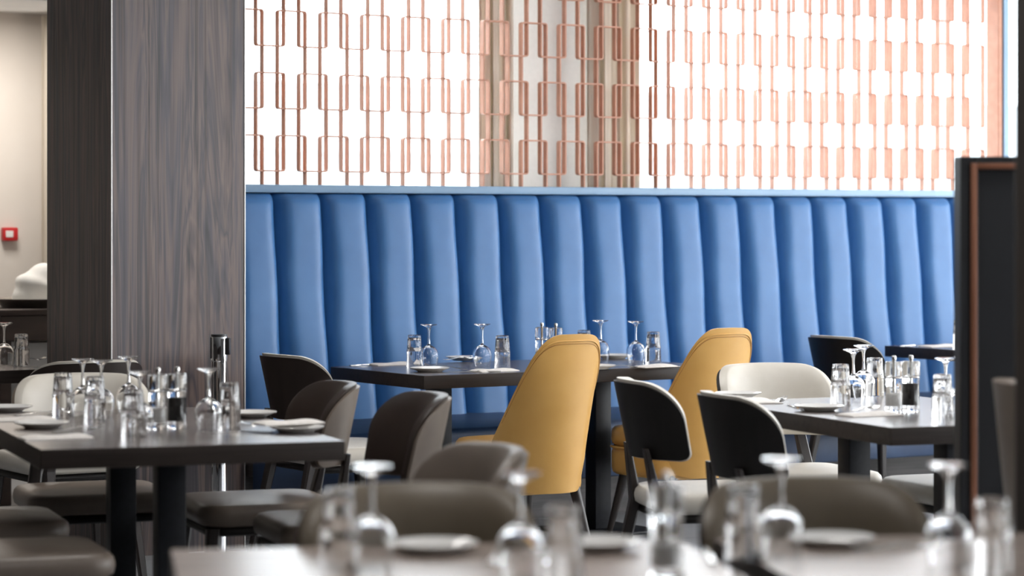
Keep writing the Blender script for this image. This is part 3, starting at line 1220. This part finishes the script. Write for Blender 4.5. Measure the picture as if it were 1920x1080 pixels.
def knife(px, py, rz, label, lift=0.0):
    p = on_table(px, py)
    r = empty('table_knife', (p.x, p.y, TABZ + .0003 + lift), rz)
    tag(r, label, 'knife', 'steel knives on the tables')
    inst('handle', KN[0], 'steel', r)
    inst('blade', KN[1], 'steel', r)
    return r


# centre table
tumbler(777, 628, 'upturned tumbler at the left end of the banquette table')
tumbler(942, 629, 'upturned tumbler just left of the left mustard chair')
tumbler(1095, 619, 'upturned tumbler whose base just shows above the left mustard chair')
tumbler(1225, 622, 'upturned tumbler between the two mustard chairs')
wine(804, 607, 'upturned wine glass, leftmost on the banquette table')
wine(904, 607, 'upturned wine glass beside the tumbler left of the left mustard chair')
wine(1126, 600, 'upturned wine glass at the right edge of the left mustard chair')
wine(1192, 602, 'upturned wine glass between the two mustard chairs')
mill(1016, 605, 'salt', 'left clear mill behind the left mustard chair')
mill(1042, 606, 'pepper', 'right clear mill behind the left mustard chair')
plate(806, 697, 'white side plate at the near left corner of the banquette table')
plate(870, 676, 'white side plate on the far side of the banquette table, left half')
plate(1152, 672, 'white side plate on the far side of the banquette table, right half')
plate(1118, 692, 'white side plate peeking out right of the left mustard chair')
napkin(735, 684, TH, 'folded napkin at the far left corner of the banquette table')
napkin(925, 696, TH + .1, 'folded napkin on the near edge left of the left mustard chair')
napkin(1228, 688, TH + .1, 'folded napkin on the near edge between the mustard chairs')
fork(835, 695, TH + 2.2, 'fork leaning on the near left plate of the banquette table', .012, -.06)
fork(862, 681, TH + .3, 'fork on the far left plate of the banquette table', .018)
fork(1170, 689, TH + 2.4, 'fork on the near edge between the mustard chairs')
knife(890, 698, TH + 2.6, 'knife on the near edge of the banquette table, left of the left mustard chair')
knife(695, 685, TH + .1, 'knife at the far left edge of the banquette table')

# left table
tumbler(118, 699, 'upturned tumbler at the far left of the left table')
tumbler(178, 706, 'upturned tumbler in the middle of the left table cluster')
tumbler(250, 730, 'upturned tumbler nearest the camera on the left table')
tumbler(430, 717, 'upturned tumbler at the right end of the left table')
wine(155, 672, 'upturned wine glass, leftmost on the left table')
wine(190, 676, 'upturned wine glass, second from the left on the left table')
wine(241, 668, 'upturned wine glass, farthest on the left table')
wine(262, 697, 'upturned wine glass right behind the nearest tumbler on the left table')
wine(391, 690, 'upturned wine glass at the right end of the left table by the stanchion')
mill(296, 689, 'salt', 'clear salt mill on the left table')
mill(332, 688, 'pepper', 'clear pepper mill with black filling on the left table')
plate(14, 771, 'white side plate at the far left edge of the left table')
plate(78, 802, 'white side plate at the near left of the left table')
plate(470, 782, 'white side plate at the far right of the left table')
plate(556, 810, 'white side plate at the near right corner of the left table')
napkin(45, 788, AL - .1, 'folded napkin between the two left plates of the left table')
napkin(104, 822, AL + .1, 'folded napkin at the near left corner of the left table')
napkin(540, 806, AL + .2, 'folded napkin lying on the near right plate of the left table', .019)
fork(75, 777, AL + .5, 'fork beside the far left plate of the left table')
fork(148, 806, AL + .5, 'fork beside the near left plate of the left table')
fork(505, 797, AL + 2.7, 'fork between the two right plates of the left table')
knife(445, 812, AL + 2.5, 'knife near the right plates of the left table')

# right table
tumbler(1576, 683, 'upturned tumbler, leftmost on the right table')
tumbler(1640, 671, 'upturned tumbler, farthest on the right table')
tumbler(1767, 702, 'upturned tumbler nearest the partition on the right table')
wine(1600, 655, 'upturned wine glass beside the leftmost tumbler of the right table')
wine(1619, 647, 'upturned wine glass, farthest on the right table')
wine(1773, 671, 'upturned wine glass right behind the tumbler nearest the partition')
wine(1808, 668, 'upturned wine glass half hidden by the dark partition')
mill(1676, 667, 'salt', 'clear mill with white salt on the right table')
mill(1708, 666, 'pepper', 'clear mill with black pepper on the right table')
plate(1384, 745, 'white side plate at the far left corner of the right table')
plate(1536, 770, 'white side plate in the middle of the right table')
napkin(1425, 754, AR + 1.4, 'folded napkin beside the far left plate of the right table')
napkin(1630, 779, AR + .1, 'folded napkin at the near corner of the right table')
fork(1462, 752, AR + .9, 'fork beside the far left plate of the right table')
fork(1622, 775, AR + .6, 'fork lying on the napkin of the right table', .011)
knife(1490, 764, AR + 1.3, 'knife at the left edge of the right table')

# far right table and table behind the column
tumbler(1800, 600, 'upturned tumbler on the far right table at the partition edge')
napkin(1762, 650, TH, 'folded napkin on the far right table')
knife(1718, 649, TH, 'knife on the far right table')
wine(8, 605, 'upturned wine glass at the left edge of the photo')
tumbler(40, 626, 'upturned tumbler beside the wine glass at the left edge of the photo')
fork(52, 676, TH + .2, 'fork behind the tumbler at the left edge of the photo')
knife(80, 689, TH + 2.6, 'knife on the table behind the column')

# foreground tables
tumbler(636, 918, 'blurred upturned tumbler, leftmost in the foreground')
wine(697, 868, 'blurred upturned wine glass, leftmost in the foreground')
wine(975, 886, 'blurred upturned wine glass in front of the left mustard chair')
tumbler(1056, 949, 'blurred upturned tumbler in front of the left mustard chair legs')
mill(1250, 886, 'salt', 'blurred clear mill in the foreground centre')
tumbler(1395, 912, 'blurred upturned tumbler on the bottom right table, left one')
wine(1464, 860, 'blurred upturned wine glass on the bottom right table, left one')
wine(1778, 870, 'blurred upturned wine glass on the bottom right table, right one')
tumbler(1860, 935, 'blurred upturned tumbler in front of the dark partition')
plate(815, 1034, 'blurred side plate on the bottom centre table, far left')
plate(1120, 1030, 'blurred side plate on the bottom centre table, right')
plate(1560, 1022, 'blurred side plate on the bottom right table')
fork(930, 1046, AF + 1.3, 'blurred fork on the bottom centre table')
fork(1680, 1030, AF + .2, 'blurred fork on the bottom right table')
knife(1330, 1045, AF + 1.4, 'blurred knife on the bottom right table')

# ------------------------------------------------------------------ stanchion
sp = Vector(((411 - 960) / FPX * 9.55, 9.55, 0))
st = empty('belt_stanchion', sp, TH)
tag(st, 'chrome belt stanchion post standing before the veneer column', 'stanchion')
inst('post', mk_mesh('post', *lathe([(.0275, .012), (.0275, .86)], 32)), 'chrome', st)
inst('base', mk_mesh('base', *lathe([(0, 0), (.16, 0), (.16, .008), (.12, .02), (.035, .03), (.0275, .05)], 40), sharp=30), 'chrome', st)
inst('head', mk_mesh('head', *lathe([(.0275, .86), (.0295, .862), (.0295, .952), (.0285, .955)], 32), sharp=30), 'chrome', st)
inst('cap', mk_mesh('cap', *lathe([(.0298, .952), (.0302, .956), (.029, .961), (0, .962)], 32), sharp=30), 'black_plastic', st)
for ang, nm in ((-TH - .15, 'belt_clip'), (PI / 2 + .6 - TH, 'belt_slot'), (PI - TH, 'belt_slot')):
    c, s = math.cos(ang), math.sin(ang)
    if nm == 'belt_clip':
        me = box_mesh('belt_clip', .028, .042, -.012, .012, .885, .948, .002, 1)
    else:
        me = box_mesh('belt_slot', .0275, .0325, -.009, .009, .87, .95, .001, 1)
    inst(nm, me, 'black_plastic', st, (0, 0, 0), ang)
me = box_mesh('latch_plate', .0275, .0315, -.006, .006, .855, .945, .001, 1)
inst('latch_plate', me, 'black_plastic', st, (0, 0, 0), -TH - 1.05)

# ------------------------------------------------------------------ beyond the column, far left
def wall_point(px, py, q):
    x = (px - 960) / FPX
    d = q / (CT - ST * x)
    return Vector((x * d, d, EYE - (py - HOR) / FPX * d))


p = wall_point(15, 439, 13.0)
fc = empty('fire_call_point', p - Vector((-ST, CT, 0)) * 0.0, TH)
tag(fc, 'red fire alarm call point on the cream wall at the left', 'fire alarm')
inst('housing', box_mesh('housing', -.042, .042, -.045, 0, -.036, .036, .008, 2), 'red', fc)
inst('glass_panel', box_mesh('glass_panel', -.030, .012, -.048, -.043, -.017, .018, .002, 1), 'label_white', fc)

# beige drape beside the far wall
dp = wall_point(79, 200, 12.85)
n = 60
v, f = [], []
for j in range(2):
    for i in range(n + 1):
        s = i / n
        v.append((s * .14, .03 * math.sin(12 * s), j * 2.45))
        v.append((s * .14, .03 * math.sin(12 * s) + .008, j * 2.45))
w = 2 * (n + 1)
for i in range(n):
    f += [(2 * i, 2 * i + 2, w + 2 * i + 2, w + 2 * i), (2 * i + 1, w + 2 * i + 1, w + 2 * i + 3, 2 * i + 3)]
    f += [(2 * i, 2 * i + 1, 2 * i + 3, 2 * i + 2), (w + 2 * i, w + 2 * i + 2, w + 2 * i + 3, w + 2 * i + 1)]
f += [(0, w, w + 1, 1), (2 * n, 2 * n + 1, w + 2 * n + 1, w + 2 * n)]
o = inst('drape', mk_mesh('far_drape', v, f, True, 80), 'drape', None, (dp.x, dp.y, .03), TH)
tag(o, 'beige drape at the far wall beside the left edge of the column', 'curtain')

# serving counter with tray and cloth bundle
cp = W(u_at(-4, 11.75), 11.75)
co = empty('serving_counter', cp, TH)
tag(co, 'dark serving counter in front of the cream wall at the left', 'counter')
CZ = .955
inst('counter_top', box_mesh('counter_top', 0, .84, 0, .55, CZ - .03, CZ, .006, 2), 'counter', co)
inst('apron', box_mesh('apron', .02, .82, .02, .05, CZ - .155, CZ - .031, .003, 1), 'counter', co)
for x in (.06, .78):
    for y in (.08, .49):
        inst('leg', box_mesh('leg%d%d' % (int(x * 100), int(y * 100)), x - .03, x + .03, y - .03, y + .03, 0, CZ - .031, .004, 1), 'counter', co)
inst('shelf', box_mesh('shelf', .03, .81, .06, .51, .40, .425, .003, 1), 'counter', co)


def on_counter(u, q):
    return cp + Vector((u * CT - q * ST, u * ST + q * CT, 0))


tp = on_counter(.31, .26)
o = inst('serving_tray', mk_mesh('serving_tray', *lathe([(0, .006), (.17, .006), (.195, .030), (.225, .044), (.235, .046), (.233, .042), (.20, .025), (.174, 0), (0, 0)], 48), sharp=40),
         'silver', None, (tp.x, tp.y, CZ + .0005))
tag(o, 'round silver tray on the dark counter at the left', 'tray')
rnd = random.Random(3)
bm = bmesh.new()
bmesh.ops.create_icosphere(bm, subdivisions=4, radius=1.0)
for vt in bm.verts:
    c = vt.co.copy()
    k = 1 + .10 * math.sin(3 * c.x + 1) * math.cos(2.5 * c.y) + .06 * math.sin(7 * c.z + 3 * c.x)
    vt.co = Vector((c.x * .145 * k, c.y * .13 * k, max(c.z, -.5) * .125 * k))
mz = min(vt.co.z for vt in bm.verts)
for vt in bm.verts:
    vt.co.z -= mz
o = inst('cloth_bundle', bm_mesh('cloth_bundle', bm, True, 80), 'white_cloth', None, (tp.x + .012, tp.y + .0, CZ + .0075), .4)
tag(o, 'rounded white cloth bundle resting on the silver tray', 'cloth')
bp = on_counter(.20, .18)
cb = empty('storage_crate', (bp.x + .09, bp.y + .10, .4252), TH)
tag(cb, 'pale grey crate on the shelf under the dark counter', 'crate')
for (a, b, c, d) in ((-.16, .16, -.11, -.10), (-.16, .16, .10, .11), (-.16, -.15, -.10, .10), (.15, .16, -.10, .10)):
    inst('side', box_mesh('side%g%g' % (a, c), a, b, c, d, .01, .36), 'crate', cb)
inst('bottom', box_mesh('bottom', -.16, .16, -.11, .11, 0, .01), 'crate', cb)

# ------------------------------------------------------------------ dark partition and post at the right
PD = 6.8
px0 = (1801 - 960) / FPX * PD
pt = empty('wood_partition', (px0, PD, 0), math.radians(8))
tag(pt, 'dark partition with a copper-brown inner frame and black panel at the right edge', 'partition')
PH = EYE + (HOR - 293) / FPX * PD
inst('left_stile', box_mesh('left_stile', 0, .05, 0, .06, 0, PH, .003, 1), 'black_panel', pt)
inst('right_stile', box_mesh('right_stile', .50, .55, 0, .06, 0, PH, .003, 1), 'black_panel', pt)
inst('top_rail', box_mesh('top_rail', .05, .50, 0, .06, PH - .035, PH, .003, 1), 'black_panel', pt)
inst('bottom_rail', box_mesh('bottom_rail', .05, .50, 0, .06, 0, .08, .003, 1), 'black_panel', pt)
inst('black_infill', box_mesh('black_infill', .05, .50, .02, .045, .08, PH - .035), 'black_panel', pt)
for nm, (a, b, c, d) in (('s', (.026, .044, .08, PH - .018)), ('t', (.044, .506, PH - .034, PH - .018)), ('r', (.506, .524, .08, PH - .018))):
    inst('copper_trim', box_mesh('copper_trim_' + nm, a, b, -.008, 0, c, d, .003, 2), 'copper_dark', pt)

qd = 5.5
qx = (1903 - 960) / FPX * qd
po = empty('corner_post', (qx, qd, 0), math.radians(-15))
tag(po, 'dark grey-brown square post at the right edge of the photo', 'post', kind='structure')
inst('cladding', box_mesh('cladding', 0, .30, 0, .30, .10, CEIL, .004, 2), 'post_dark', po)
inst('skirting', box_mesh('skirting', -.008, .308, -.008, .308, 0, .10, .003, 1), 'black_panel', po)

# tall stool chair seen edge-on between partition and post
sd = 6.1
hs = empty('bar_chair', ((1867 - 960) / FPX * sd + .235, sd, 0), math.radians(-92))
tag(hs, 'tall taupe upholstered bar chair seen edge-on beside the right post', 'chair')
plan = arc_plan(.20, -.20, .08, 60)
inst('backrest', mk_mesh('bar_back', *tub(plan, lambda u: 1.0 - rcorner(u, .4, .06), lambda u: .66, 0, .045, lambda z: -.10 * (z - .62), lambda z: 1.0, puff=.012, edge=.3), sharp=70), 'taupe', hs)
inst('seat_cushion', mk_mesh('bar_seat', *rounded_slab(.20, -.19, .20, .58, .66, .07, .01), sharp=60), 'taupe', hs)
for sx in (-1, 1):
    for sy in (-1, 1):
        inst('leg', mk_mesh('bar_leg', *prism_bar((sx * .15, sy * .15, .58), (sx * .19, sy * .19, 0), .035, .035, .024, .024)), 'dark_leg', hs)
    inst('footrest', mk_mesh('footrest', *tube([(sx * .178, -.178, .2), (sx * .178, .178, .2)], .009, 8)), 'dark_leg', hs)

# fill light panels added out of view to brighten the tabletops and the annex
def fill_panel(u, q, watts, colour, label, group, z=CEIL):
    lp = empty('fill_panel', W(u, q, z), TH)
    tag(lp, label, 'fill light', group)
    inst('frame', cached('fillframe', lambda: box_mesh('fill_frame', -.32, .32, -.32, .32, -.03, -.001, .004, 1)), 'frame_white', lp)
    ld = bpy.data.lights.new('fill_lamp', 'AREA')
    ld.shape = 'SQUARE'
    ld.size = .58
    ld.energy = watts
    ld.color = colour
    lo = bpy.data.objects.new('fill_lamp', ld)
    COL.objects.link(lo)
    lo.parent = lp
    lo.location = (0, 0, -.035)


fill_panel(4.75, 12.2, 17, (1.0, .95, .88), 'added unseen fill light panel above the counter behind the column', None, 2.50)
for u, q, where in ((2.4, 4.2, 'bottom centre table'), (4.8, 4.2, 'dark partition'), (7.2, 4.2, 'floor right of the dark partition'),
                    (3.4, 7.4, 'left table'), (5.8, 7.4, 'far end of the right table'), (8.2, 7.4, 'floor before the far right table'),
                    (10.4, 7.4, 'floor near the glazed end wall')):
    fill_panel(u, q, 13, (1.0, .97, .93), 'added unseen fill light panel above the ' + where, 'added dining room fill lights')
